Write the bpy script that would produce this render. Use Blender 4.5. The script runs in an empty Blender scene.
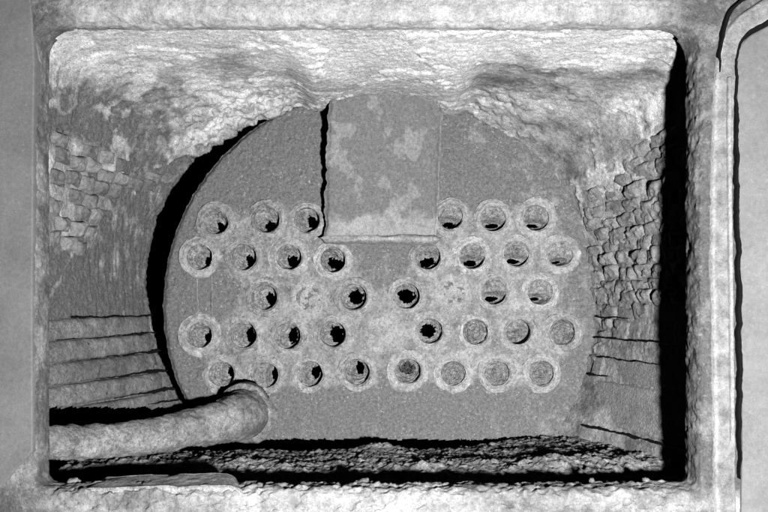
import bpy, math
import numpy as np
from mathutils import Vector

# ------------------------------------------------------------------ camera, world, lamp, exposure
F = 682.67            # focal length in photo pixels (32 mm on a 36 mm back, 768 px wide)
CX, CY = 380.0, 305.0 # where the boiler axis meets the picture (view camera with rising front)
H = 0.80              # height of the boiler axis above the floor
S = bpy.context.scene
C = S.collection
cam_d = bpy.data.cameras.new('camera')
cam = bpy.data.objects.new('camera', cam_d); C.objects.link(cam)
cam_d.lens = 32; cam_d.sensor_width = 36; cam_d.sensor_fit = 'HORIZONTAL'
cam_d.shift_x = (384 - CX) / 768; cam_d.shift_y = (CY - 256) / 768
cam_d.clip_start = 0.02; cam_d.clip_end = 50
cam.location = (0, 0, H); cam.rotation_euler = (math.pi / 2, 0, 0)
S.camera = cam
w = bpy.data.worlds.new('World'); S.world = w; w.use_nodes = True
w.node_tree.nodes['Background'].inputs[0].default_value = (0, 0, 0, 1)
w.node_tree.nodes['Background'].inputs[1].default_value = 0
# the photographer's flash bulb, held right of and a little below the lens
fl = bpy.data.lights.new('flash_bulb', 'POINT'); fl.energy = 185; fl.shadow_soft_size = 0.03
flo = bpy.data.objects.new('flash_bulb', fl); C.objects.link(flo); flo.location = (0.345, 0.0, H - 0.20)
S.view_settings.view_transform = 'Standard'; S.view_settings.look = 'None'
S.view_settings.exposure = 0; S.view_settings.gamma = 1
S.cycles.max_bounces = 2; S.cycles.diffuse_bounces = 0   # hard flash, indirect light switched off so shadows stay black
rng = np.random.default_rng(7)

# ------------------------------------------------------------------ helpers
def _h(ix, iy, iz, seed):
    n = (ix.astype(np.int64) * 374761393 + iy.astype(np.int64) * 668265263 + iz.astype(np.int64) * 2147483647 + seed * 974634777) & 0xffffffff
    n = ((n ^ (n >> 13)) * 1274126177) & 0xffffffff
    n = ((n ^ (n >> 16)) * 2246822519) & 0xffffffff
    return ((n ^ (n >> 15)) & 0xffffff) / float(0xffffff)
def vnoise(p, s, seed=0):
    q = p * s + 1000.0
    i = np.floor(q); f = q - i; f = f * f * (3 - 2 * f)
    i = i.astype(np.int64); x, y, z = i[..., 0], i[..., 1], i[..., 2]; r = 0
    for a in (0, 1):
        for b in (0, 1):
            for c in (0, 1):
                wgt = (f[..., 0] if a else 1 - f[..., 0]) * (f[..., 1] if b else 1 - f[..., 1]) * (f[..., 2] if c else 1 - f[..., 2])
                r = r + wgt * _h(x + a, y + b, z + c, seed)
    return r * 2 - 1
from mathutils import Euler
ROT = np.array(Euler((.7, .5, .9)).to_matrix())
def fbm(p, s, octv=4, seed=0, g=0.5):
    p = np.asarray(p, float) @ ROT; r = 0; a = 1; t = 0
    for k in range(octv):
        r = r + a * vnoise(p, s * 2.03 ** k, seed + k * 17); t += a; a *= g; p = p @ ROT
    return r / t
def sst(a, b, x):
    t = np.clip((x - a) / (b - a), 0, 1); return t * t * (3 - 2 * t)
def PX(px, py, Y):
    return np.array([(px - CX) / F * Y, Y, H + (CY - py) / F * Y])

def mesh_np(name, V, Q, mat, parent=None, dep=None, smooth=True):
    V = np.asarray(V, np.float32).reshape(-1, 3); Q = np.asarray(Q, np.int32)
    k = Q.shape[1]; m = bpy.data.meshes.new(name)
    m.vertices.add(len(V)); m.vertices.foreach_set('co', V.ravel())
    m.loops.add(Q.size); m.loops.foreach_set('vertex_index', Q.ravel())
    m.polygons.add(len(Q)); m.polygons.foreach_set('loop_start', np.arange(0, Q.size, k, dtype=np.int32))
    m.update(calc_edges=True)
    m.polygons.foreach_set('use_smooth', np.full(len(Q), smooth))
    a = m.attributes.new('dep', 'FLOAT', 'POINT')
    a.data.foreach_set('value', np.broadcast_to(np.asarray(0.0 if dep is None else dep, np.float32).ravel(), (len(V),)).astype(np.float32) if dep is not None else np.zeros(len(V), np.float32))
    m.materials.append(mat)
    o = bpy.data.objects.new(name, m); C.objects.link(o)
    if parent is not None: o.parent = parent
    return o
def quads(nu, nv, wrap=False):
    i = np.arange(nu if wrap else nu - 1); j = np.arange(nv - 1)
    I, J = np.meshgrid(i, j, indexing='ij'); I2 = (I + 1) % nu
    return np.stack([I * nv + J, I2 * nv + J, I2 * nv + J + 1, I * nv + J + 1], -1).reshape(-1, 4)
def grid(name, P, mat, parent=None, dep=None, wrap=False, flip=False, drop=None):
    nu, nv = P.shape[:2]; Q = quads(nu, nv, wrap)
    if flip: Q = Q[:, ::-1]
    if drop is not None: Q = Q[~drop(P.reshape(-1, 3)[Q].mean(1))]
    return mesh_np(name, P, Q, mat, parent, dep)
def empty(name, loc, label, cat, group=None):
    o = bpy.data.objects.new(name, None); C.objects.link(o); o.location = loc
    o['label'] = label; o['category'] = cat
    if group: o['group'] = group
    o.empty_display_size = 0.05
    return o
def adopt(child, par):      # keep world coordinates of a mesh under an Empty
    child.parent = par; child.matrix_parent_inverse = par.matrix_basis.inverted()
    return child
def tag(o, label, cat, group=None):
    o['label'] = label; o['category'] = cat
    if group: o['group'] = group
    return o

def material(name, dark, light, patch=18, k=0.9, grain=0.35, gs=330, speck=0.0, bump=0.6, bs=130, rough=0.95, cov=0.0, streak=None, sharp=1.0):
    """dry, dusty surface: dark base, pale deposit where the 'dep' attribute (+noise) is high"""
    m = bpy.data.materials.new(name); m.use_nodes = True
    N, L = m.node_tree.nodes, m.node_tree.links
    bs_ = N['Principled BSDF']; bs_.inputs['Roughness'].default_value = rough
    bs_.inputs['Specular IOR Level'].default_value = 0.15
    geo = N.new('ShaderNodeNewGeometry'); pos = geo.outputs['Position']
    def math_(op, a, b, clamp=False):
        n = N.new('ShaderNodeMath'); n.operation = op; n.use_clamp = clamp
        for i, v in enumerate((a, b)):
            if isinstance(v, (int, float)): n.inputs[i].default_value = v
            else: L.new(v, n.inputs[i])
        return n.outputs[0]
    def noise(scale, detail, rg=0.6, vec=None):
        n = N.new('ShaderNodeTexNoise'); n.inputs['Scale'].default_value = scale; n.inputs['Detail'].default_value = detail
        n.inputs['Roughness'].default_value = rg; L.new(vec or pos, n.inputs['Vector']); return n.outputs['Fac']
    at = N.new('ShaderNodeAttribute'); at.attribute_name = 'dep'
    n1 = noise(patch, 9, 0.68)
    fac = math_('ADD', math_('ADD', at.outputs['Fac'], cov), math_('MULTIPLY', math_('SUBTRACT', n1, 0.5), k * 2.2))
    if streak:
        mp = N.new('ShaderNodeMapping'); mp.inputs['Scale'].default_value = streak; L.new(pos, mp.inputs['Vector'])
        fac = math_('ADD', fac, math_('MULTIPLY', math_('SUBTRACT', noise(1.0, 4, .6, mp.outputs[0]), 0.5), 1.6))
    fac = math_('ADD', math_('MULTIPLY', math_('SUBTRACT', fac, .45), sharp), .45, True)
    mx = N.new('ShaderNodeMix'); mx.data_type = 'RGBA'
    mx.inputs['A'].default_value = (dark, dark, dark, 1); mx.inputs['B'].default_value = (light, light, light, 1)
    L.new(fac, mx.inputs['Factor'])
    g = noise(gs, 2, 0.7)
    gm = math_('ADD', math_('MULTIPLY', math_('SUBTRACT', g, 0.5), grain * 4.5), 1.0)
    gm = math_('ADD', gm, math_('MULTIPLY', math_('SUBTRACT', noise(120, 3, .6), 0.5), grain * 3.2))
    gm = math_('MAXIMUM', gm, 0.25)
    col = N.new('ShaderNodeVectorMath'); col.operation = 'SCALE'; L.new(mx.outputs['Result'], col.inputs[0]); L.new(gm, col.inputs['Scale'])
    out = col.outputs[0]
    if speck:
        fl_ = math_('MULTIPLY', math_('SUBTRACT', noise(150, 2, .5), 0.60), 9.0, True)
        thr = math_('MULTIPLY', fl_, math_('MULTIPLY', math_('SUBTRACT', noise(26, 3), 0.38), 4.0, True))
        m2 = N.new('ShaderNodeMix'); m2.data_type = 'RGBA'; m2.inputs['B'].default_value = (.75, .75, .75, 1)
        L.new(out, m2.inputs['A']); L.new(math_('MULTIPLY', thr, speck), m2.inputs['Factor']); out = m2.outputs['Result']
    L.new(out, bs_.inputs['Base Color'])
    if bump:
        b = N.new('ShaderNodeBump'); b.inputs['Strength'].default_value = bump; b.inputs['Distance'].default_value = 0.004
        L.new(noise(bs, 6, 0.7), b.inputs['Height']); L.new(b.outputs[0], bs_.inputs['Normal'])
    return m

M_sheet  = material('scaled_boiler_plate', .235, .52, patch=40, k=.7, grain=.40, speck=.7, bump=1.0, bs=120, sharp=1.2)
M_tube   = material('tube_scale', .25, .70, patch=60, k=.6, grain=.36, bump=.9, bs=150, cov=.45)
M_ash    = material('ash', .20, .62, patch=60, k=.8, grain=.55, bump=1.0, bs=170, cov=.3)
M_bed    = material('cinder_bed', .20, .72, patch=60, k=.8, grain=.5, bump=1.0, bs=140, cov=.35)
M_lining = material('fire_clay_lining', .16, .84, patch=18, k=.60, grain=.44, speck=.2, bump=.8, bs=150, sharp=1.25)
M_course = material('coursed_fire_brick', .15, .60, patch=16, k=.5, grain=.42, bump=1.0, bs=170, cov=.06)
M_brick  = material('eroded_fire_brick', .18, .55, patch=24, k=.7, grain=.3, bump=.9, bs=140, cov=.4)
M_frame  = material('rusted_cast_iron', .14, .68, patch=26, k=.55, grain=.30, speck=.25, bump=1.0, bs=130, sharp=1.2)
M_lump   = material('pale_ash', .20, .70, patch=24, k=.9, grain=.3, bump=1.0, bs=110)
M_plate  = material('smooth_steel_plate', .15, .28, patch=14, k=.5, grain=.16, gs=500, speck=.12, bump=.15, bs=200, rough=.8, cov=.35)
M_rib    = material('chalky_iron_rib', .16, .48, patch=40, k=.8, grain=.25, bump=.8, bs=120, cov=.3)
M_soot_shade   = material('soot_shade', .008, .02, patch=40, k=.5, grain=.2, bump=.3, bs=150)  # sooty parts, and the tube bores where it paints in the shade
M_panel  = material('baffle_clay', .24, .50, patch=30, k=.4, grain=.30, speck=.25, bump=.8, bs=160)
M_pipe   = material('crusted_pipe', .20, .60, patch=30, k=.8, grain=.42, speck=.3, bump=.9, bs=140, cov=.4)

YD = 1.90                     # plane of the tube sheet
YF = 1.31                     # face of the iron front
R0 = 0.607                    # boiler radius
AX = np.array([0.0, 0.0, H])

# ------------------------------------------------------------------ furnace lining: rectangular mouth running into the round boiler end
HWL, HWR, TOP = 0.70, 0.715, 0.562
Y0 = 1.345
def gap_px(deg):
    return np.interp(deg, [-50, 60, 96, 110, 120, 131, 145, 160, 172, 185, 198, 206, 214, 230], [-2, -2, -2, -2, 0, 11, 20, 21, 18, 11, 6, 4, 3, 2])
def rear(th):
    d = np.degrees(th); yr = np.interp(d, [-50, 92, 116, 135, 200, 230], [1.905, 1.905, 1.89, 1.83, 1.82, 1.86])
    return (217.5 + gap_px(d)) / F * yr, yr
def front(th):
    c, s = np.cos(th), np.sin(th)
    hw = np.where(c < 0, HWL, HWR)
    n = 12.0
    return ((np.abs(c) / hw) ** n + (np.where(s > 0, s, 0) / TOP) ** n + 1e-12) ** (-1 / n)
def crust(P, z):    # thick pale crust with broken edges, upper lining only
    return sst(.02, .07, fbm(P * np.array([.7, 1.2, 1.2]), 8, 5, 700, .62)) * sst(.16, .34, z + .1 * fbm(P, 7, 2, 704))
def lining(th, v, rough=True):
    rf = front(th); rr, yr = rear(th)
    w_ = v ** 1.55
    r = rf * (1 - w_) + rr * w_
    Y = Y0 + v * (yr - Y0)
    x = r * np.cos(th); z = r * np.sin(th)
    # sagging slab in the middle of the roof, over the baffle
    mid = sst(.245, .165, np.abs(x - .012)) * sst(.3, .5, z)
    z = z - .036 * mid * sst(.05, .6, v)
    # shoulders hang a little lower than the middle on either side
    P = np.stack([x, Y, z + H], -1)
    if not rough: return P
    nrm = np.stack([-np.cos(th), -0.25 + 0 * th, -np.sin(th)], -1)
    up = sst(.05, .4, z)
    d = .012 * up * fbm(P, 5, 3, 3) + .0022 * fbm(P, 45, 4, 5, .65) + .0022 * fbm(P, 170, 2, 9)
    # rubble clumps along the left springing
    dg = np.degrees(th); cl = sst(105, 118, dg) * sst(150, 132, dg) * sst(.45, .8, v)
    d = d + cl * (.018 * np.abs(fbm(P, 26, 3, 21)) + .012 * fbm(P, 60, 2, 23))
    clr = sst(72, 62, dg) * sst(42, 52, dg) * sst(.5, .75, v)
    d = d + clr * (.022 * np.abs(fbm(P, 20, 3, 31)))
    d = d + .005 * crust(P, z)
    # vertical furrows on the left wall
    st = sst(150, 165, dg) * sst(.35, .6, v)
    d = d + st * .004 * fbm(P * np.array([1, 1, .12]), 110, 3, 51)
    return P + nrm * d[..., None]
def lining_patch(d0, d1, name, mat, dep_fn, drop=None):
    nu = int(abs(d1 - d0) / 180 * math.pi * .66 / .0042); nv = 150
    th, v = np.meshgrid(np.radians(np.linspace(d0, d1, nu)), np.linspace(0, 1, nv), indexing='ij')
    P = lining(th, v)
    # broken rear edge and a return that gives the lining thickness
    e = .022 * fbm(P, 55, 4, 61, .65)
    P[..., 1] += e * sst(.93, 1, v) * (np.degrees(th) > 104)
    dep = dep_fn(P, th, v)
    rad = np.stack([np.cos(th[:, -1:]), 0 * th[:, -1:], np.sin(th[:, -1:])], -1)
    P = np.concatenate([P, P[:, -1:] + rad * .03, P[:, -1:] + rad * .09 + np.array([0, .01, 0])], 1)
    dep = np.concatenate([dep, dep[:, -1:], dep[:, -1:]], 1)
    return grid(name, P, mat, None, dep, drop=drop)
def dep_lining(P, th, v):
    z = P[..., 2] - H; x = P[..., 0]; dg = np.degrees(th)
    roof = sst(.40, .54, z); cr_ = crust(P, z)
    ax = np.abs(x)
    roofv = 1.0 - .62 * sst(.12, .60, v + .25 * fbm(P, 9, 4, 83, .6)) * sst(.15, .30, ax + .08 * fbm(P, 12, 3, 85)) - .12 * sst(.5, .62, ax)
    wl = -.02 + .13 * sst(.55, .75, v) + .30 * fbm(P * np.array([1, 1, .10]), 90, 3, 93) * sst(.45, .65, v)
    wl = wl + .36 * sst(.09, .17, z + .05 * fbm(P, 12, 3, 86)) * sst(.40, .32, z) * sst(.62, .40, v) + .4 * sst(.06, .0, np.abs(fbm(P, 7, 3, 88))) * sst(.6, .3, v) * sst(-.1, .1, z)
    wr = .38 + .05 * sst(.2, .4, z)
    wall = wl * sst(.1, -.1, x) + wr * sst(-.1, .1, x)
    rub = sst(105, 118, dg) * sst(150, 132, dg) * sst(.45, .8, v) + sst(72, 62, dg) * sst(42, 52, dg) * sst(.5, .75, v)
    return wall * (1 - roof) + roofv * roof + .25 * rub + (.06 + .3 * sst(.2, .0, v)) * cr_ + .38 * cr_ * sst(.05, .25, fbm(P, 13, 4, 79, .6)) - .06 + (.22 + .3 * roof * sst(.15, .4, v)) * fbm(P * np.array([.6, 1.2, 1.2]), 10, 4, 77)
def slot(c):       # the opening in the left wall that the pipe runs through
    return (c[:, 2] - H < -.216 - .16 * (c[:, 1] - 1.45) + .008 * fbm(c * np.array([1, 1, .2]), 40, 3, 63)) & (c[:, 0] < 0)
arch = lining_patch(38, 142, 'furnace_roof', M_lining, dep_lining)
tag(arch, 'pale crumbling fire clay roof and shoulders arching over the tube plate', 'roof')
wallL = empty('brick_wall', (-.70, 1.6, H - .5), 'furnace side wall with dark horizontal brick joints behind the crusted pipe', 'wall')
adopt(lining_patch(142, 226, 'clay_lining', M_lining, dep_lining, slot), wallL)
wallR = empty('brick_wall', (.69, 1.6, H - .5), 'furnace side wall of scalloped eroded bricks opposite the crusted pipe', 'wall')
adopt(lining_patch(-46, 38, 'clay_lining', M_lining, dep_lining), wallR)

def wall_at(Y, z, side):      # point and frame on the wall at depth Y and height z above the axis
    lo, hi = (math.radians(90), math.radians(230)) if side < 0 else (math.radians(90), math.radians(-50))
    def ev(t):
        t = np.array(t); rr, yr = rear(t); v = np.clip((Y - Y0) / (yr - Y0), 0, 1); return lining(t, v, False)
    for _ in range(40):
        m = (lo + hi) / 2
        if ev(m)[2] - H > z: lo = m
        else: hi = m
    return ev((lo + hi) / 2)
def brick_mesh(name, L, Hh, D, seed, er, mat, pw=5.0, pv=None):
    """a weathered brick stub: pillow-faced block L long (local x), Hh high (local z), standing D proud (local -y)"""
    u = np.linspace(-1, 1, 17 if L < .3 else 90); v = np.linspace(-1, 1, 13 if L < .3 else 21)
    U, V = np.meshgrid(u, v, indexing='ij')
    prof = np.clip(1 - np.abs(U) ** pw, 0, 1) ** .5 * np.clip(1 - np.abs(V) ** (pv or pw), 0, 1) ** .5
    P = np.stack([U * L / 2, -prof * D + .012 * (prof < .02), V * Hh / 2], -1)
    q = P + seed * 3.7
    P[..., 1] += -er * D * prof * (fbm(q, 26, 3, seed) * 1.5 + fbm(q, 110, 2, seed + 2) * .7)
    P[..., 0] += er * .24 * L * fbm(q, 32, 3, seed + 5, .65); P[..., 2] += er * .27 * Hh * fbm(q, 32, 3, seed + 9, .65)
    if er > .5: P[..., 1] -= er * D * .5 * V * prof       # worn back from the top
    return P
def put_brick(par, side, Y, z, L, Hh, D, seed, er, mat, dep, pw=5.0, sink=0.0, drop=None, pv=None):
    p = wall_at(Y, z, side); e = .01
    ty = wall_at(Y + e, z, side) - wall_at(Y - e, z, side); ty /= np.linalg.norm(ty)
    tz = wall_at(Y, z + e, side) - wall_at(Y, z - e, side); tz /= np.linalg.norm(tz)
    n = np.cross(ty, tz); n /= np.linalg.norm(n)
    if n[0] * side > 0: n = -n
    B = brick_mesh('brick', L, Hh, D, seed, er, mat, pw, pv)
    t_ = er * .09 * math.sin(seed * 12.9898); ty, tz = ty * math.cos(t_) + tz * math.sin(t_), tz * math.cos(t_) - ty * math.sin(t_)
    W = p + B[..., :1] * ty - (B[..., 1:2] + sink) * n + B[..., 2:] * tz
    o = grid('brick', W, mat, None, np.full(W.shape[:2], dep), drop=drop); adopt(o, par)
    return o
sd = 1
# left wall: worn brick ends high up near the front
for r_ in range(7):
    z = .355 - r_ * .036
    y_end = 1.80 - .055 * r_ if r_ < 4 else 1.60 - .03 * (r_ - 4)
    y = 1.43 + (r_ % 2) * .022
    while y < y_end:
        L_ = .042 + .014 * rng.random()
        if rng.random() > .08:
            put_brick(wallL, -1, y + L_ / 2, z + .006 * rng.standard_normal() - .05 * (y - 1.44) , L_ * .95, .0345, .006 + .006 * rng.random(), sd, .9, M_brick, -.42 + .40 * rng.random(), 3.5)
        sd += 1; y += L_
# left wall: courses with open joints below
def joint(par, side, z, ya, yb, w0, w1, seed):      # soot-black open joint between two courses
    ys = np.linspace(ya, yb, 90); base = np.array([wall_at(y_, z, side) for y_ in ys])
    wv = np.interp(ys, [ya, yb], [w0, w1]) * (1 + 1.6 * fbm(np.stack([ys, 0 * ys, 0 * ys], -1), 70, 3, seed, .75))
    cz_ = .008 * fbm(np.stack([ys, 0 * ys, 0 * ys], -1), 18, 5, seed + 4, .7)
    t = np.linspace(-1, 1, 5)
    Pq = base[:, None] + np.zeros((1, 5, 3)); Pq[..., 2] += cz_[:, None] + t[None] * np.maximum(wv, .0003)[:, None]
    Pq[..., 0] -= side * (.014 - .006 * t[None] ** 2)
    adopt(grid('open_joint', Pq, M_soot_shade, None, None), par)
zz = [-.030, -.076, -.124, -.174, -.224, -.262]
for r_ in range(5):
    y1 = 1.815
    y = 1.39
    put_brick(wallL, -1, (y + y1) / 2, (zz[r_] + zz[r_ + 1]) / 2 , y1 - y, .0505 if r_ < 4 else .034, .016 + .003 * (r_ % 2), sd, .20, M_course, .02 + .10 * rng.random(), 30.0, 0.0, slot, 4.5)
    sd += 1
for r_, (w0, w1, ya) in enumerate([(.0016, .0020, 1.49), (.0008, .0028, 1.44), (.0003, .0030, 1.48), (.0001, .0040, 1.56), (.0001, .0042, 1.62)]):
    joint(wallL, -1, zz[r_] + .002, ya, 1.812, w0, w1, 800 + r_ * 9)
joint(wallL, -1, -.252, 1.72, 1.812, .0004, .0020, 870)
# right wall: scalloped stubs
for r_ in range(18):
    z = .385 - r_ * .0335
    y0 = 1.50 + (r_ % 2) * .03
    y1 = np.interp(z, [0.0, .12, .25, .39], [1.90, 1.90, 1.86, 1.66])
    y = y0 if r_ < 12 else y0 + .18 + .045 * (r_ - 12)
    while y < y1 - .02:
        L_ = .056 + .014 * rng.random()
        put_brick(wallR, 1, y + L_ / 2, z + .005 * rng.standard_normal(), L_ * 1.04, .038 + .006 * rng.random(), .0065 + .0055 * rng.random() - .004 * (r_ > 11), sd, 1.0, M_course, .25 + .3 * rng.random(), 3.0)
        sd += 1; y += L_
# right wall: plain courses below
zr = [-.018, -.050, -.094, -.140, -.200, -.320]
for r_ in (3, 4):
    y = 1.47 - (.05 if r_ % 2 else 0)
    while y < 1.86:
        L_ = (.075, .075, .42, .42, .42)[r_]; y1 = min(y + L_, np.interp(zr[r_], [-.3, 0], [1.86, 1.89]))
        if y1 - y > .035: put_brick(wallR, 1, (y + y1) / 2, (zr[r_] + zr[r_ + 1]) / 2, y1 - y + .004, zr[r_] - zr[r_ + 1] + .002, .006 + .002 * rng.random(), sd, .25 if r_ < 2 else .08, M_course, .34 + .10 * rng.random(), 26.0)
        sd += 1; y += L_
joint(wallR, 1, -.034, 1.74, 1.885, .0002, .0022, 900); joint(wallR, 1, -.090, 1.56, 1.885, .0012, .0024, 910)
joint(wallR, 1, -.140, 1.60, 1.86, .0001, .0018, 920); joint(wallR, 1, -.190, 1.80, 1.875, .0002, .0030, 930)
joint(wallR, 1, -.326, 1.50, 1.835, .0022, .0032, 940)

# ------------------------------------------------------------------ boiler: tube plate, tubes, baffle
boiler = empty('boiler', (0, YD, H - R0), 'round fire tube boiler end pierced by rows of crusted tube mouths', 'boiler')
OPEN, PLUG = 'open', 'plug'
T = [(216,222,'o'),(267,220,'o'),(307,220,'o'),(450,217,'o'),(493,219,'o'),(536,218,'o'),
     (200,257,'o'),(244,257,'o'),(289,257,'o'),(333,260,'o'),(428,257,'o'),(472,256,'o'),(516,254,'o'),(560,254,'o'),
     (265,297,'o'),(309,298,'p'),(354,297,'o'),(407,296,'o'),(453,293,'p'),(494,292,'o'),(540,292,'o'),
     (200,335,'o'),(244,335,'o'),(288,336,'o'),(333,334,'o'),(381,335,'p'),(430,331,'o'),(475,332,'f2'),(518,332,'d'),(562,332,'f'),
     (222,374,'o'),(266,375,'o'),(310,374,'o'),(357,372,'f2'),(408,371,'f2'),(453,373,'f'),(497,373,'f'),(541,373,'f')]
TC = np.array([[(a - CX) / F * YD, H + (CY - b) / F * YD] for a, b, _ in T])
def tube_dist(P):
    d = np.full(P.shape[:-1], 9.0)
    s = np.zeros(P.shape[:-1])
    for c in TC:
        q = np.hypot(P[..., 0] - c[0], P[..., 2] - c[1]); d = np.minimum(d, q); s += np.exp(-(q / .085) ** 2)
    return d, s
ZB = -.374
n = 330
u, v = np.meshgrid(np.linspace(-1, 1, n), np.linspace(-1, 1, n), indexing='ij')
x = u * np.sqrt(1 - v * v / 2) * R0; z = v * np.sqrt(1 - u * u / 2) * R0
P = np.stack([x, np.full_like(x, YD), z + H], -1)
rr = np.hypot(x, z); ang = np.arctan2(z, x)
ragg = np.stack([np.cos(ang) * 3, np.sin(ang) * 3, 0 * ang], -1)
k_ = 1 + (.006 * fbm(ragg, 14, 3, 101)) * sst(.9, 1, rr / R0)
P[..., 0] *= k_; P[..., 2] = H + z * k_
td, ts = tube_dist(P)
field = sst(.75, 1.35, ts + .35 * fbm(P, 16, 3, 109))
edge = sst(.97, 1.0, rr / R0)
P[..., 1] += -.0035 * field - .004 * sst(.058, .045, td) + .0022 * fbm(P, 60, 4, 111, .6) + .0030 * fbm(P, 125, 2, 115) + .012 * edge ** 2 * sst(.2, -.1, x)
dep = -.10 + .54 * field + .30 * sst(.062, .045, td) + .18 * sst(.2, .5, x) * sst(.42, .56, rr) + .45 * fbm(P, 16, 5, 121, .6) + .40 * fbm(P, 45, 3, 123, .6) * (1 - .4 * field) + .25 * fbm(P * np.array([1, 1, .25]), 30, 3, 127)
dep -= .12 * sst(.46, .54, rr) * sst(.2, -.1, x)
dep += .55 * sst(.22, .34, fbm(P, 15, 4, 141, .6)) * sst(.3, .8, ts) * sst(-.1, .25, x) - .30 * sst(.15, .4, fbm(P, 11, 4, 143, .6)) * field
isopen = np.array([t[2] != 'p' for t in T])
TO = TC[isopen]
HP = PX(242, 407, YD)       # hole the pipe comes out of
def drop_hole(c):
    m = (c[:, 2] - H) < ZB + .008 * fbm(c, 30, 4, 131, .65)
    m |= np.hypot(c[:, 0] - HP[0], c[:, 2] - HP[2]) < .0805 + .003 * fbm(c, 40, 3, 151)
    for q in TO: m |= np.hypot(c[:, 0] - q[0], c[:, 2] - q[1]) < .041
    return m
adopt(grid('tube_plate', P, M_sheet, None, dep, flip=False, drop=drop_hole), boiler)
a = np.linspace(0, 2 * math.pi, 96, endpoint=False)
A_, Yv = np.meshgrid(a, np.array([YD + .012, 2.1, 2.5, 3.1]), indexing='ij')
adopt(grid('boiler_shell', np.stack([R0 * np.cos(A_), Yv, H + R0 * np.sin(A_)], -1), M_soot_shade, None, None, wrap=True), boiler)
# ragged holes left in the ash crust of each mouth: offset and size in photo pixels, turn in degrees
HOLE = {0: (4, -5, 4.5, 8.5, -28), 1: (3, -6, 7, 7.5, -35), 2: (5, -2, 5.5, 10, -25), 3: (0, -7, 8, 3.6, 0), 4: (0, -6, 7.5, 3, 0), 5: (-1, -7, 7, 2.6, 4),
        6: (7, -4, 5, 7, -20), 7: (5, -4, 5, 8.8, -14), 8: (3, -4, 8, 6.5, 35), 9: (2, -3, 10, 6.5, 22), 10: (0, -5, 10.5, 5.6, -4), 11: (0, -7, 8.5, 3.6, 0), 12: (-1, -7, 8, 3.2, 3), 13: (-2, -8, 5.5, 1.8, -8),
        14: (5, -3, 5.5, 9.5, -24), 16: (1, 0, 9.5, 9.6, 20), 17: (0, 0, 10.5, 8.5, 0), 19: (-1, -7, 8, 3.3, 0), 20: (-4, -7, 6.5, 2.4, -5),
        21: (6, -4, 4.5, 6.5, -25), 22: (5, -1, 5, 9, -8), 23: (4, 0, 6, 10.5, -4), 24: (3, 0, 8.5, 10.5, -3), 26: (-1, 0, 8.5, 8.5, 20),
        30: (7, 1, 4, 5.5, -12), 31: (7, 1, 3, 8, 6), 32: (5, 1, 5.5, 9.5, 8), 33: (3, 3, 5.5, 8, -15), 34: (0, 2, 9, 7, 0)}
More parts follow.
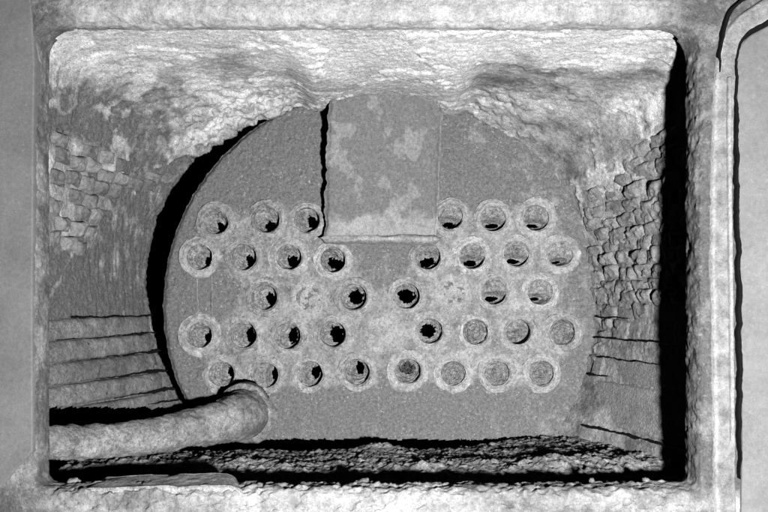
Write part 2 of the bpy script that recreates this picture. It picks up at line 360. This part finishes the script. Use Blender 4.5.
for i, (a_, b_, kind) in enumerate(T):
    cx, cz = TC[i]; na = 72
    ang = np.linspace(0, 2 * math.pi, na, endpoint=False)
    seedv = np.array([i * 7.3, i * 3.1, i * 5.7])
    if kind == 'p':        # blanked tube: a rough crusted disc
        rad = np.linspace(0.0005, .038, 18); A_, Rr = np.meshgrid(ang, rad, indexing='ij')
        hexr = 1 + .012 * np.cos(6 * A_) + .06 * fbm(np.stack([np.cos(A_), np.sin(A_), 0 * A_], -1) + seedv, 2, 4, 4)
        px_ = np.stack([cx + Rr * hexr * np.cos(A_), 0 * A_ + YD, cz + Rr * hexr * np.sin(A_)], -1)
        hgt = .008 * sst(.038, .032, Rr) * (1 - .3 * sst(.028, .012, Rr)) + .011 * fbm(px_ + seedv, 80, 4, 5, .7) * sst(.038, .033, Rr) - .004 * sst(.036, .038, Rr)
        if i == 25: hgt *= .35
        px_[..., 1] -= hgt
        o = grid('tube_plug', px_, M_tube, None, -.50 + .4 * fbm(px_, 40, 3, 7) + .45 * sst(.026, .034, Rr), wrap=True); adopt(o, boiler)
        continue
    rb = .0345 + .0015 * rng.random()
    Yb = np.array([YD - .004, YD + .02, YD + .06, YD + .15, YD + .4, YD + 1.2])
    A_, Y_ = np.meshgrid(ang, Yb, indexing='ij')
    q = np.stack([cx + rb * np.cos(A_), Y_, cz + rb * np.sin(A_)], -1)
    tube = grid('fire_tube', q, M_soot_shade, None, None, wrap=True, flip=True); adopt(tube, boiler)  # bore coloured near black: the dark of its unlit depth is painted on
    # collar of scale around the rolled end, broken and uneven
    ro = .052 + .005 * rng.random()
    if i in (0, 6, 8, 21, 5, 34): ro += .005
    pr = np.array([(rb + .001, .010), (rb - .001, .002), (rb - .0005, -.004), (rb + .003, -.0075), (rb + .006, -.0085), (rb + .009, -.0075), (ro - .004, -.0055), (ro - .001, -.004), (ro + .001, -.001), (ro + .003, .004)])
    tt = np.linspace(0, len(pr) - 1, 34)
    prr = np.interp(tt, np.arange(len(pr)), pr[:, 0]); pry = np.interp(tt, np.arange(len(pr)), pr[:, 1])
    A_, Rr = np.meshgrid(ang, prr, indexing='ij'); _, Py = np.meshgrid(ang, pry, indexing='ij')
    circ = np.stack([np.cos(A_) * 1.2, np.sin(A_) * 1.2, 0 * A_], -1) + seedv
    outw = sst(rb, ro, Rr)
    wob = 1 + (.02 + .09 * outw) * fbm(circ, 1.5, 5, 19, .7)
    q = np.stack([cx + Rr * wob * np.cos(A_), YD + Py, cz + Rr * wob * np.sin(A_)], -1)
    wgt = sst(-.002, .003, -Py)
    q[..., 1] += wgt * (.0085 * fbm(q + seedv, 55, 4, 23, .7) + .002 * fbm(q + seedv, 260, 2, 25) + .0011 * np.sin((Rr - rb) / .006 * 2 * math.pi + 7 * fbm(q + seedv, 30, 2, 3)))
    ring = grid('scale_collar', q, M_tube, None, .0 + .45 * (rng.random() - .5) + .16 * (cx > 0) + .45 * fbm(q, 30, 4, 29, .6), wrap=True,
                drop=(lambda c: np.hypot(c[:, 0] - HP[0], c[:, 2] - HP[2]) < .0805 + .003 * fbm(c, 40, 3, 151)) if i in (30, 31) else None)
    adopt(ring, tube)
    # ash crust in the mouth, with whatever hole is left in it
    rad = np.linspace(0.0004, rb * 1.0, 34); A_, Rr = np.meshgrid(ang, rad, indexing='ij')
    lx = Rr * np.cos(A_); lz = Rr * np.sin(A_)
    q = np.stack([cx + lx, 0 * A_, cz + lz], -1)
    pxm = YD / F
    drop = None
    if i in HOLE:
        hx, hz, hw, hh, rot = HOLE[i]; ca, sa = math.cos(math.radians(-rot)), math.sin(math.radians(-rot))
        def hf(x_, z_):
            dx, dz = (x_ - hx * pxm), (z_ - hz * pxm)
            du, dv = dx * ca - dz * sa * -1, -dx * sa * 1 + dz * ca
            d_ = np.hypot(du / (hw * pxm), dv / (hh * pxm))
            p_ = np.stack([x_, 0 * x_, z_], -1) + seedv
            return d_ + .42 * fbm(p_, 130, 3, 35, .7)
        h_ = hf(lx, lz)
        q[..., 1] = YD - .001 + .032 * sst(2.6, .9, h_) + .005 * fbm(q + seedv, 80, 4, 31, .7) + .0012 * fbm(q, 320, 2, 33)
        def drop(c, hf=hf, cx=cx, cz=cz): return hf(c[:, 0] - cx, c[:, 2] - cz) < .82
    else:
        dp = {'f': .006, 'f2': .014, 'd': .022}[kind]; am = {'f': .011, 'f2': .020, 'd': .004}[kind]
        q[..., 1] = YD + dp + am * fbm(q + seedv, 95, 3, 31, .75) + .0018 * fbm(q, 330, 2, 33)
    if kind == 'd': q[..., 1] += .030 * sst(.5, -.9, lz / rb) + .004 * fbm(q + seedv, 120, 3, 36)
    if i == 34:
        rb_ = np.stack([cx + lx, 0 * A_, cz + lz], -1)
        rb_[..., 1] = YD + .045 + .055 * fbm(rb_ + seedv, 120, 4, 45, .75)
        adopt(grid('ash_rubble', rb_, M_bed, None, -.5 + .7 * fbm(rb_, 90, 2, 47), wrap=True), tube)
    rw = {'f': 1, 'f2': 1}.get(kind, .4)
    q[..., 1] += rw * .0025 * np.sin(Rr / .0065 * 2 * math.pi + 4 * fbm(q + seedv, 40, 2, 8)) * sst(.006, .012, Rr)
    ash = grid('ash_crust', q, M_bed if kind == 'd' else M_ash, None, (.10 if kind != 'd' else -.15) + .3 * fbm(q, 40, 3, 39), wrap=True, drop=drop); adopt(ash, tube)

# blank flat strip and seams on the plate: scratched weld lines
def seam(p0, p1, wd, name='weld_seam', dark=False):
    A = PX(*p0, YD); B = PX(*p1, YD); nseg = max(8, int(np.linalg.norm(B - A) / .004))
    t = np.linspace(0, 1, nseg); c = A + (B - A) * t[:, None]; dr = (B - A) / np.linalg.norm(B - A); nn = np.array([dr[2], 0, -dr[0]])
    vv = np.linspace(-1, 1, 7); Pq = c[:, None] + nn * (vv[None, :, None] * wd)
    Pq[..., 1] = YD - .0125 * np.sqrt(np.clip(1 - vv ** 2, 0, 1))[None] * (.75 + .6 * fbm(Pq, 50, 3, 41)) + .005
    Pq += nn * (.002 * fbm(Pq, 40, 3, 43))[..., None]
    adopt(grid(name, Pq, M_tube, None, np.full(Pq.shape[:2], .1)), boiler)
seam((197, 275), (198, 318), .0016); seam((212, 276), (212.5, 322), .0013)
seam((374, 297), (389, 297.5), .0014); seam((377, 372), (390, 372), .0014)

# baffle slab hanging from the roof in front of the plate
nu, nv = 90, 110
u, v = np.meshgrid(np.linspace(0, 1, nu), np.linspace(0, 1, nv), indexing='ij')
tl, tr, bl, br = PX(329, 88, 1.775), PX(444, 88, 1.83), PX(323, 240, 1.858), PX(437, 240, 1.889)
P = (tl * (1 - u)[..., None] + tr * u[..., None]) * (1 - v)[..., None] + (bl * (1 - u)[..., None] + br * u[..., None]) * v[..., None]
eg = np.minimum.reduce([u * .32, (1 - u) * .32, (1 - v) * .4])
chip = fbm(P, 30, 4, 207, .65)
P[..., 1] += .003 * fbm(P, 30, 4, 201, .6) + .0012 * fbm(P, 160, 2, 202) + .014 * (1 - sst(0, .012 + .010 * chip, eg)) * (.6 + .5 * chip)
P[..., 0] += .011 * fbm(P, 34, 4, 203, .65) * sst(.07, 0, u) + .007 * fbm(P, 30, 4, 204, .65) * sst(.93, 1, u); P[..., 2] += .012 * fbm(P, 26, 4, 205, .65) * sst(.93, 1, v)
dp = .0 + .75 * sst(.80, .92, v + .16 * fbm(P, 18, 5, 211, .65)) * sst(.0, .05, u)
blob = fbm(P * np.array([1, 1, .8]), 20, 4, 216, .6)
dp = dp + .42 * sst(.18, .26, blob + .35 * np.exp(-((u - .2) ** 2 / .02 + (v - .5) ** 2 / .02)) - .25 * sst(.35, .1, v))
dp = dp + .5 * sst(.97, 1.0, u)
bk = P.copy(); bk[..., 1] = YD + .01
ring_i = [(i, 0) for i in range(nu)] + [(nu - 1, j) for j in range(1, nv)] + [(i, nv - 1) for i in range(nu - 2, -1, -1)] + [(0, j) for j in range(nv - 2, 0, -1)]
Vs = P.reshape(-1, 3); ids = [i * nv + j for i, j in ring_i]
Bk = np.array([bk[i, j] for i, j in ring_i]); base = len(Vs); m_ = len(ids)
Q2 = [[ids[k], ids[(k + 1) % m_], base + (k + 1) % m_, base + k] for k in range(m_)]
adopt(mesh_np('baffle_slab', np.concatenate([Vs, Bk]), np.concatenate([quads(nu, nv), np.array(Q2)]), M_panel, None, np.concatenate([dp.ravel(), np.full(m_, .35)])), boiler)

nu, nv = 130, 13
u, v = np.meshgrid(np.linspace(0, 1, nu), np.linspace(-1, 1, nv), indexing='ij')
lipc = PX(320, 238, 1.868) * (1 - u)[..., None] + PX(441, 238, 1.884) * u[..., None]
wv = .013 * (1 + .55 * fbm(lipc, 24, 4, 231, .65)) * sst(0, .05, u) * sst(1, .95, u) + .001
P = lipc.copy(); P[..., 2] += v * wv - .002 + .006 * fbm(lipc, 18, 3, 233); P[..., 1] += -.014 * np.sqrt(np.clip(1 - v * v, 0, 1)) * (.9 + .5 * fbm(P, 45, 4, 235, .65)) + .018 * np.abs(v) ** 3
adopt(grid('deposit_lip', P, M_tube, None, .05 + .35 * fbm(P, 30, 3, 237)), boiler)

# ------------------------------------------------------------------ crusted pipe with its elbow at the plate
pipe = empty('blowdown_pipe', (-.38, YD, H - .36), 'thick crusted pipe bending out of the tube plate low beside the wall', 'pipe')
ctrl = np.array([(-.372, 1.95, -.300), (-.374, 1.86, -.300), (-.392, 1.805, -.301), (-.428, 1.755, -.304), (-.48, 1.69, -.308), (-.56, 1.58, -.306), (-.63, 1.48, -.298), (-.69, 1.40, -.284), (-.73, 1.36, -.276)])
rads = np.array([.066, .066, .060, .053, .047, .041, .037, .034, .033])
seg = np.linspace(0, len(ctrl) - 1, 150)
def cr(pts, t):
    i = np.clip(np.floor(t).astype(int), 0, len(pts) - 2); f = (t - i)[:, None] if pts.ndim > 1 else t - i
    p0, p1, p2, p3 = pts[np.maximum(i - 1, 0)], pts[i], pts[i + 1], pts[np.minimum(i + 2, len(pts) - 1)]
    return .5 * (2 * p1 + (p2 - p0) * f + (2 * p0 - 5 * p1 + 4 * p2 - p3) * f ** 2 + (3 * p1 - p0 - 3 * p2 + p3) * f ** 3)
def tube_along(name, pts, rr, na, mat, dep, par, amp=.006, sd_=0):
    tg = np.gradient(pts, axis=0); tg /= np.linalg.norm(tg, axis=1)[:, None]
    s_ = np.cross(tg, [0, 0, 1]); s_ /= np.linalg.norm(s_, axis=1)[:, None]; u_ = np.cross(s_, tg)
    an = np.linspace(0, 2 * math.pi, na, endpoint=False)
    dirv = s_[:, None] * np.cos(an)[None, :, None] + u_[:, None] * np.sin(an)[None, :, None]
    base = pts[:, None] + dirv * rr[:, None, None]
    d = amp * fbm(base, 32, 4, 301 + sd_, .65) + amp * .3 * fbm(base, 150, 2, 305 + sd_)
    Pq = base + dirv * d[..., None]
    o = grid(name, np.swapaxes(Pq, 0, 1), mat, None, dep(np.swapaxes(Pq, 0, 1)), wrap=True, flip=True)
    return adopt(o, par)
pts = cr(ctrl, seg); pts[:, 2] += H
tube_along('pipe', pts, cr(rads, seg), 56, M_pipe, lambda q: -.12 + .5 * fbm(q, 16, 4, 311), pipe, amp=.009)
ang = np.linspace(0, 2 * math.pi, 72, endpoint=False); prr = np.array([.02, .066, .072, .0735, .0735]); pry = np.array([-.012, -.012, -.009, -.003, .03])
tt = np.linspace(0, 4, 24); A_, Rr = np.meshgrid(ang, np.interp(tt, range(5), prr), indexing='ij'); Py = np.interp(tt, range(5), pry)[None] + 0 * A_
Rr = Rr * (1 + .03 * fbm(np.stack([np.cos(A_), np.sin(A_), 0 * A_], -1), 3, 3, 327))
q = np.stack([HP[0] + .005 + Rr * np.cos(A_), YD + Py, HP[2] - .006 + Rr * np.sin(A_)], -1); q[..., 1] += .005 * fbm(q, 45, 4, 329, .65)
adopt(grid('collar', q, M_pipe, None, .05 + .4 * fbm(q, 30, 3, 331), wrap=True), pipe)
# lump of clay packed round the lower side of the pipe where it leaves the plate
A_, B_ = np.meshgrid(np.radians(np.linspace(-150, 48, 80)), np.linspace(0, 1, 22), indexing='ij')
wd_ = .022 * sst(0, .25, (np.degrees(A_) + 150) / 198) * sst(1, .75, (np.degrees(A_) + 150) / 198) * (1 + .5 * fbm(np.stack([np.cos(A_), np.sin(A_), 0 * A_], -1), 3, 3, 325))
Rr = .056 + (.012 + wd_) * B_
q = np.stack([-.372 + Rr * np.cos(A_), YD - .034 * np.clip(1 - B_ ** 2, 0, 1) ** .6 + .006, H - .300 + Rr * np.sin(A_)], -1); q[..., 1] += .006 * fbm(q, 45, 4, 321, .65)
adopt(grid('clay_collar', q, M_pipe, None, .0 + .4 * fbm(q, 30, 3, 323), flip=True), pipe)

# ------------------------------------------------------------------ cinder bed on the furnace floor
nx, ny = 420, 170
X_, Y_ = np.meshgrid(np.linspace(-.74, .74, nx), np.linspace(1.33, 1.895, ny), indexing='ij')
P = np.stack([X_, Y_, 0 * X_ + H], -1)
right = sst(-.1, .5, X_)
zc = -.400 + .026 * sst(1.45, 1.62, Y_) + (.010 * right) - (.080 - .075 * right) * sst(1.74 + .08 * right, 1.84 + .07 * right, Y_) - .034 * sst(1.50, 1.40, Y_)
zc = zc + .012 * fbm(P, 9, 3, 401) + .011 * np.abs(fbm(P, 45, 3, 403, .7)) + .001 * right + .005 * fbm(P, 140, 3, 407, .7) + .012 * sst(-.1, .5, fbm(P, 14, 4, 409, .6)) * sst(1.70, 1.58, Y_)
zc = zc + .018 * np.exp(-((X_ + .02) / .05) ** 2 - ((Y_ - 1.77) / .04) ** 2)
P[..., 2] = H + zc
bed = grid('cinder_bed', P, M_bed, None, .25 * fbm(P, 20, 3, 411))
bed['kind'] = 'stuff'; tag(bed, 'rough bed of dark cinders and ash under the tube plate', 'cinders')

# ------------------------------------------------------------------ iron front: frame round the mouth
Lf, Rf, Tf, Bf = -.660, .610, .545, -.353
OL, OR, OT, OB = [(-420 - CX) / F * YF, (1190 - CX) / F * YF, (CY + 330) / F * YF, (CY - 720) / F * YF]
front_ = empty('furnace_front', (0, YF, H + OB), 'weathered iron furnace front framing the rectangular mouth', 'furnace front')
def arc(cx_, cz_, r_, a0, a1, n_):
    t = np.radians(np.linspace(a0, a1, n_)); return np.stack([cx_ + r_ * np.cos(t), cz_ + r_ * np.sin(t)], -1)
RC = dict(tl=.055, tr=.060, br=.018, bl=.022)
def side(kind):
    if kind == 'lintel':
        p = np.concatenate([arc(Lf + RC['tl'], Tf - RC['tl'], RC['tl'], 135, 90, 12), arc(Rf - RC['tr'], Tf - RC['tr'], RC['tr'], 90, 45, 12)]); A, B = (OL, OT), (OR, OT)
    if kind == 'right':
        p = np.concatenate([arc(Rf - RC['tr'], Tf - RC['tr'], RC['tr'], 45, 0, 12), arc(Rf - RC['br'], Bf + RC['br'], RC['br'], 0, -45, 8)]); A, B = (OR, OT), (OR, OB)
    if kind == 'sill':
        p = np.concatenate([arc(Rf - RC['br'], Bf + RC['br'], RC['br'], -45, -90, 8), arc(Lf + RC['bl'], Bf + RC['bl'], RC['bl'], 270, 225, 8)]); A, B = (OR, OB), (OL, OB)
    if kind == 'left':
        p = np.concatenate([arc(Lf + RC['bl'], Bf + RC['bl'], RC['bl'], 225, 180, 8), arc(Lf + RC['tl'], Tf - RC['tl'], RC['tl'], 180, 135, 12)]); A, B = (OL, OB), (OL, OT)
    s = np.concatenate([[0], np.cumsum(np.linalg.norm(np.diff(p, axis=0), axis=1))]); n_ = int(s[-1] / .0038)
    t = np.linspace(0, s[-1], n_); ip = np.stack([np.interp(t, s, p[:, 0]), np.interp(t, s, p[:, 1])], -1)
    tg = np.gradient(ip, axis=0); tg /= np.linalg.norm(tg, axis=1)[:, None]; nr = np.stack([-tg[:, 1], tg[:, 0]], -1)
    c45 = math.sqrt(.5); ends = {'lintel': ((-1, 1), (1, 1)), 'right': ((1, 1), (1, -1)), 'sill': ((1, -1), (-1, -1)), 'left': ((-1, -1), (-1, 1))}[kind]
    nr[0] = np.array(ends[0]) * c45; nr[-1] = np.array(ends[1]) * c45
    op = np.array(A) + (np.array(B) - np.array(A)) * (t / s[-1])[:, None]
    return ip, nr, op
def frame_part(name, kind, soft=1.0, amp=1.0, back=.07):
    ip, nr, op = side(kind)
    prof = np.array([(.010, back), (.002, back * .8), (0, back * .55), (.001, back * .35), (.003, .012), (.007, .004), (.013, 0), (.03, 0)])
    tt = np.linspace(0, len(prof) - 1, 34); po = np.interp(tt, range(len(prof)), prof[:, 0]); py = np.interp(tt, range(len(prof)), prof[:, 1])
    tq = np.linspace(0, 1, len(ip))[:, None]; win = sst(0, .06, tq) * sst(1, .94, tq)
    po = po[None] * (1 + (soft - 1) * win * np.interp(tt, [0, 2, 3, 6, 7], [0, 0, 1, 1, 0])[None])
    po = np.minimum(po, (.018 + .012 * tt / 7)[None] + 0 * po)
    inn = ip[:, None] + nr[:, None] * po[..., None]
    st = ip + nr * .03
    kk = np.linspace(0, 1, 90)[1:] ** 2.0
    out = st[:, None] * (1 - kk)[None, :, None] + op[:, None] * kk[None, :, None]
    xy = np.concatenate([inn, out], 1); Yv = np.concatenate([py, np.zeros(len(kk))])[None] + YF + 0 * xy[..., 0]
    P = np.stack([xy[..., 0], Yv, xy[..., 1] + H], -1)
    N3 = np.stack([-nr[:, None, 0] * np.ones_like(Yv), -np.ones_like(Yv) * .8, -nr[:, None, 1] * np.ones_like(Yv)], -1)
    reach = np.linalg.norm(out - st[:, None], axis=-1)
    inner = np.concatenate([np.ones((len(ip), 34)), 1 - sst(0, .07, reach)], 1)
    aa = 1.0 + (amp - 1.0) * win
    d = aa * inner * (.004 * fbm(P, 24, 4, 501, .6) + .0035 * fbm(P, 90, 3, 503, .65)) + .0012 * fbm(P, 60, 3, 507)
    P = P + N3 * d[..., None]
    o = grid(name, P, M_frame, None, dep_front(P, inner + 0 * Yv))
    return adopt(o, front_)
def dep_front(P, i):
    z = P[..., 2] - H; x = P[..., 0]
    top = sst(.72, .95, i) * sst(.50, .545, z) * sst(-.66, -.52, x) * sst(.60, .5, x)
    low = sst(-.335, -.365, z)
    low = low * sst(-.70, -.62, x)
    return .08 + .10 * sst(.4, .9, i) * sst(.5, .3, z) * sst(.3, -.3, x) + .55 * top + .30 * low + .30 * fbm(P, 14, 4, 511) + .45 * low * fbm(P * np.array([.5, 1, 1.4]), 22, 4, 517)
frame_part('lintel', 'lintel', soft=2.1, back=.06)
frame_part('jamb', 'left')
frame_part('jamb', 'right', amp=1.3)
frame_part('sill', 'sill', amp=2.3)

# raised rib between mouth and the neighbouring door, turning off over the door's corner
def ribbon(name, pxs, wd, hgt, mat, dep, seed, par, Y=YF, rag=.0, ww=None, nvv=17):
    p = np.array([PX(a, b, YF)[[0, 2]] for a, b in pxs]); s = np.concatenate([[0], np.cumsum(np.linalg.norm(np.diff(p, axis=0), axis=1))])
    n_ = int(s[-1] / .004); t = np.linspace(0, s[-1], n_); c = np.stack([np.interp(t, s, p[:, 0]), np.interp(t, s, p[:, 1])], -1)
    ker = np.ones(7) / 7
    for k in (0, 1): c[3:-3, k] = np.convolve(c[:, k], ker, 'valid')
    tg = np.gradient(c, axis=0); tg /= np.linalg.norm(tg, axis=1)[:, None]; nr = np.stack([tg[:, 1], -tg[:, 0]], -1)
    vv = np.linspace(-1, 1, nvv); wdt = wd if ww is None else np.interp(t, s, np.array(ww))[:, None]
    xz = c[:, None] + nr[:, None] * (vv[None, :] * (wdt + 0 * vv[None, :] + 0 * t[:, None]))[..., None]
    P = np.stack([xz[..., 0], Y + 0 * xz[..., 0], xz[..., 1]], -1)
    pr = np.clip(1 - np.abs(vv) ** 6, 0, 1) ** .5
    P[..., 1] += .005 - (hgt + .005) * pr[None] + pr[None] * (.002 * fbm(P, 60, 4, seed, .6))
    sh = rag * fbm(np.stack([t, 0 * t, 0 * t], -1), 34, 4, seed + 3, .6); P[..., :3] += (np.stack([nr[:, 0], 0 * t, nr[:, 1]], -1) * sh[:, None])[:, None]
    o = grid(name, P, mat, None, dep(P, vv[None] + 0 * t[:, None])); return adopt(o, par)
ribbon('rib', [(726, 720), (724, 590), (723, 400), (720, 250), (722, 120), (724, 80), (729, 45), (740, 27), (762, 12), (800, -8)], .022, .010, M_rib, lambda P, v_: .1 + .45 * sst(.55, .8, np.abs(v_)) + .4 * fbm(P, 30, 3, 523), 521, front_, rag=.002)
ribbon('rib_bead', [(729, 440), (727.5, 300), (725.5, 140), (726, 80)], .005, .017, M_rib, lambda P, v_: .4 + .3 * fbm(P, 40, 3, 527), 525, front_, nvv=9)
ribbon('joint_gap', [(717, 74), (718, 52), (722, 30), (727, 14), (738, 4), (760, -10)], .0042, .0112, M_soot_shade, lambda P, v_: 0 * v_, 531, front_, rag=.004, ww=[.001, .003, .004, .005, .003, .003])

# neighbouring door leaf, smooth plate, with a black packing line round it
door = empty('furnace_door', (.75, YF, H + OB), 'smooth grey steel door leaf with rounded corner beyond the raised rib', 'door')
def leaf(name, outline_px, mat, par, proud, dep, thick=.03, bev=.006):
    p = np.array([PX(a, b, YF)[[0, 2]] for a, b in outline_px])
    cen = p.mean(0); s = np.concatenate([[0], np.cumsum(np.linalg.norm(np.diff(np.vstack([p, p[:1]]), axis=0), axis=1))])
    t = np.linspace(0, s[-1], 420, endpoint=False); pp = np.vstack([p, p[:1]])
    c = np.stack([np.interp(t, s, pp[:, 0]), np.interp(t, s, pp[:, 1])], -1)
    ks = np.concatenate([np.linspace(.0, .985, 60), [.991, .995, .998, 1.0, 1.0, 1.0]])
    yy = np.concatenate([np.zeros(60), [0, .0006, .0018, .004, .01, thick]])
    xz = cen + (c - cen)[:, None] * ks[None, :, None]
    P = np.stack([xz[..., 0], YF - proud + yy[None] + 0 * xz[..., 0], xz[..., 1]], -1)
    P[..., 1] += .0012 * fbm(P, 7, 3, 541)
    return adopt(grid(name, P, mat, None, dep(P), wrap=True), par)
leaf('door_plate', [(738.5, 590), (741, 440), (739.5, 300), (736.5, 130), (735.5, 60), (739, 46), (748, 36), (775, 22), (850, -14), (1190, -60), (1190, 720), (737, 720)], M_plate, door, .006, lambda P: .35 + .3 * fbm(P, 6, 3, 545))
ribbon('packing', [(737.5, 478), (737.5, 420), (738, 330), (736, 220), (734.2, 120), (733.5, 62), (737, 46), (746, 35), (773, 20), (850, -17)], .004, .0115, M_soot_shade, lambda P, v_: 0 * v_, 551, door, rag=.0055, ww=[.001, .0042, .0048, .0036, .0040, .0030, .0034, .0048, .006, .006])
plate = empty('side_plate', (-.72, YF, H + OB), 'smooth dull grey steel plate bolted beside the left jamb', 'plate')
plate['label'] = 'smooth dull grey steel plate on the pipe side of the furnace mouth'
leaf('steel_plate', [(33, 452), (33, 300), (34, 120), (35, 60), (33, 20), (26, -60), (20, -200), (-420, -200), (-420, 720), (-240, 720), (-20, 512)], M_plate, plate, .003, lambda P: .15 + .3 * fbm(P, 6, 3, 555))

# ------------------------------------------------------------------ loose bits on the sill
def lump(p, r, seed, label, mat=M_lump, sq=(1, 1, .7), name='ash_lump', cat='ash lump', group='ash lumps on the sill', dep=.3):
    th = np.linspace(0, 2 * math.pi, 22, endpoint=False); ph = np.linspace(0.02, math.pi - .02, 13)
    A_, B_ = np.meshgrid(th, ph, indexing='ij')
    d = np.stack([np.cos(A_) * np.sin(B_), np.sin(A_) * np.sin(B_), np.cos(B_)], -1)
    q = d * r * (1 + .45 * fbm(d + seed * 2.3, 1.6, 4, seed, .6))[..., None] * np.array(sq) + np.array(p)
    o = grid(name, q, mat, None, np.full(q.shape[:2], dep), wrap=True, flip=True)
    return tag(o, label, cat, group)
k = 0
for a_, b_, r_, lb in [(74, 482, .011, 'pale knob of ash at the sill end beneath the crusted pipe'), (364, 482, .011, 'pale lump of ash on the sill below the middle of the tube plate'),
                       (592, 482, .005, 'tiny crumb of pale ash on the sill below the plate edge'), (646, 480, .007, 'small pale ash lump on the sill below the scalloped wall')]:
    k += 1
    lump(PX(a_, b_, 1.365), r_, 600 + k, lb, sq=(1.1, 1, .75 if k % 3 else 1.5))
# long flat flake of clay lying behind the sill at the pipe end
nu, nv = 120, 22
u, v = np.meshgrid(np.linspace(0, 1, nu), np.linspace(0, 1, nv), indexing='ij')
a0, a1, b0, b1 = PX(78, 491, 1.315), PX(242, 488, 1.315), PX(96, 481, 1.39), PX(236, 476, 1.39)
P = (a0 * (1 - u)[..., None] + a1 * u[..., None]) * (1 - v)[..., None] + (b0 * (1 - u)[..., None] + b1 * u[..., None]) * v[..., None]
P[..., 2] += .004 * fbm(P, 25, 4, 701) + .007 - .012 * (np.abs(2 * u - 1) ** 12); P[..., 1] += .006 * fbm(P, 20, 3, 703) * (v > .9)
low = P.copy(); low[..., 2] -= .016
Vs = np.concatenate([P.reshape(-1, 3), low.reshape(-1, 3)]); nb = nu * nv
ri = [i * nv for i in range(nu)] + [(nu - 1) * nv + j for j in range(1, nv)] + [i * nv + nv - 1 for i in range(nu - 2, -1, -1)] + [j for j in range(nv - 2, 0, -1)]
Q2 = [[ri[i], ri[(i + 1) % len(ri)], nb + ri[(i + 1) % len(ri)], nb + ri[i]] for i in range(len(ri))]
fk = mesh_np('clay_flake', Vs, np.concatenate([quads(nu, nv), np.array(Q2), quads(nu, nv)[:, ::-1] + nb]), M_pipe, None, np.full(len(Vs), .35))
tag(fk, 'long thin pale flake of clay lying on the sill below the pipe', 'flake')
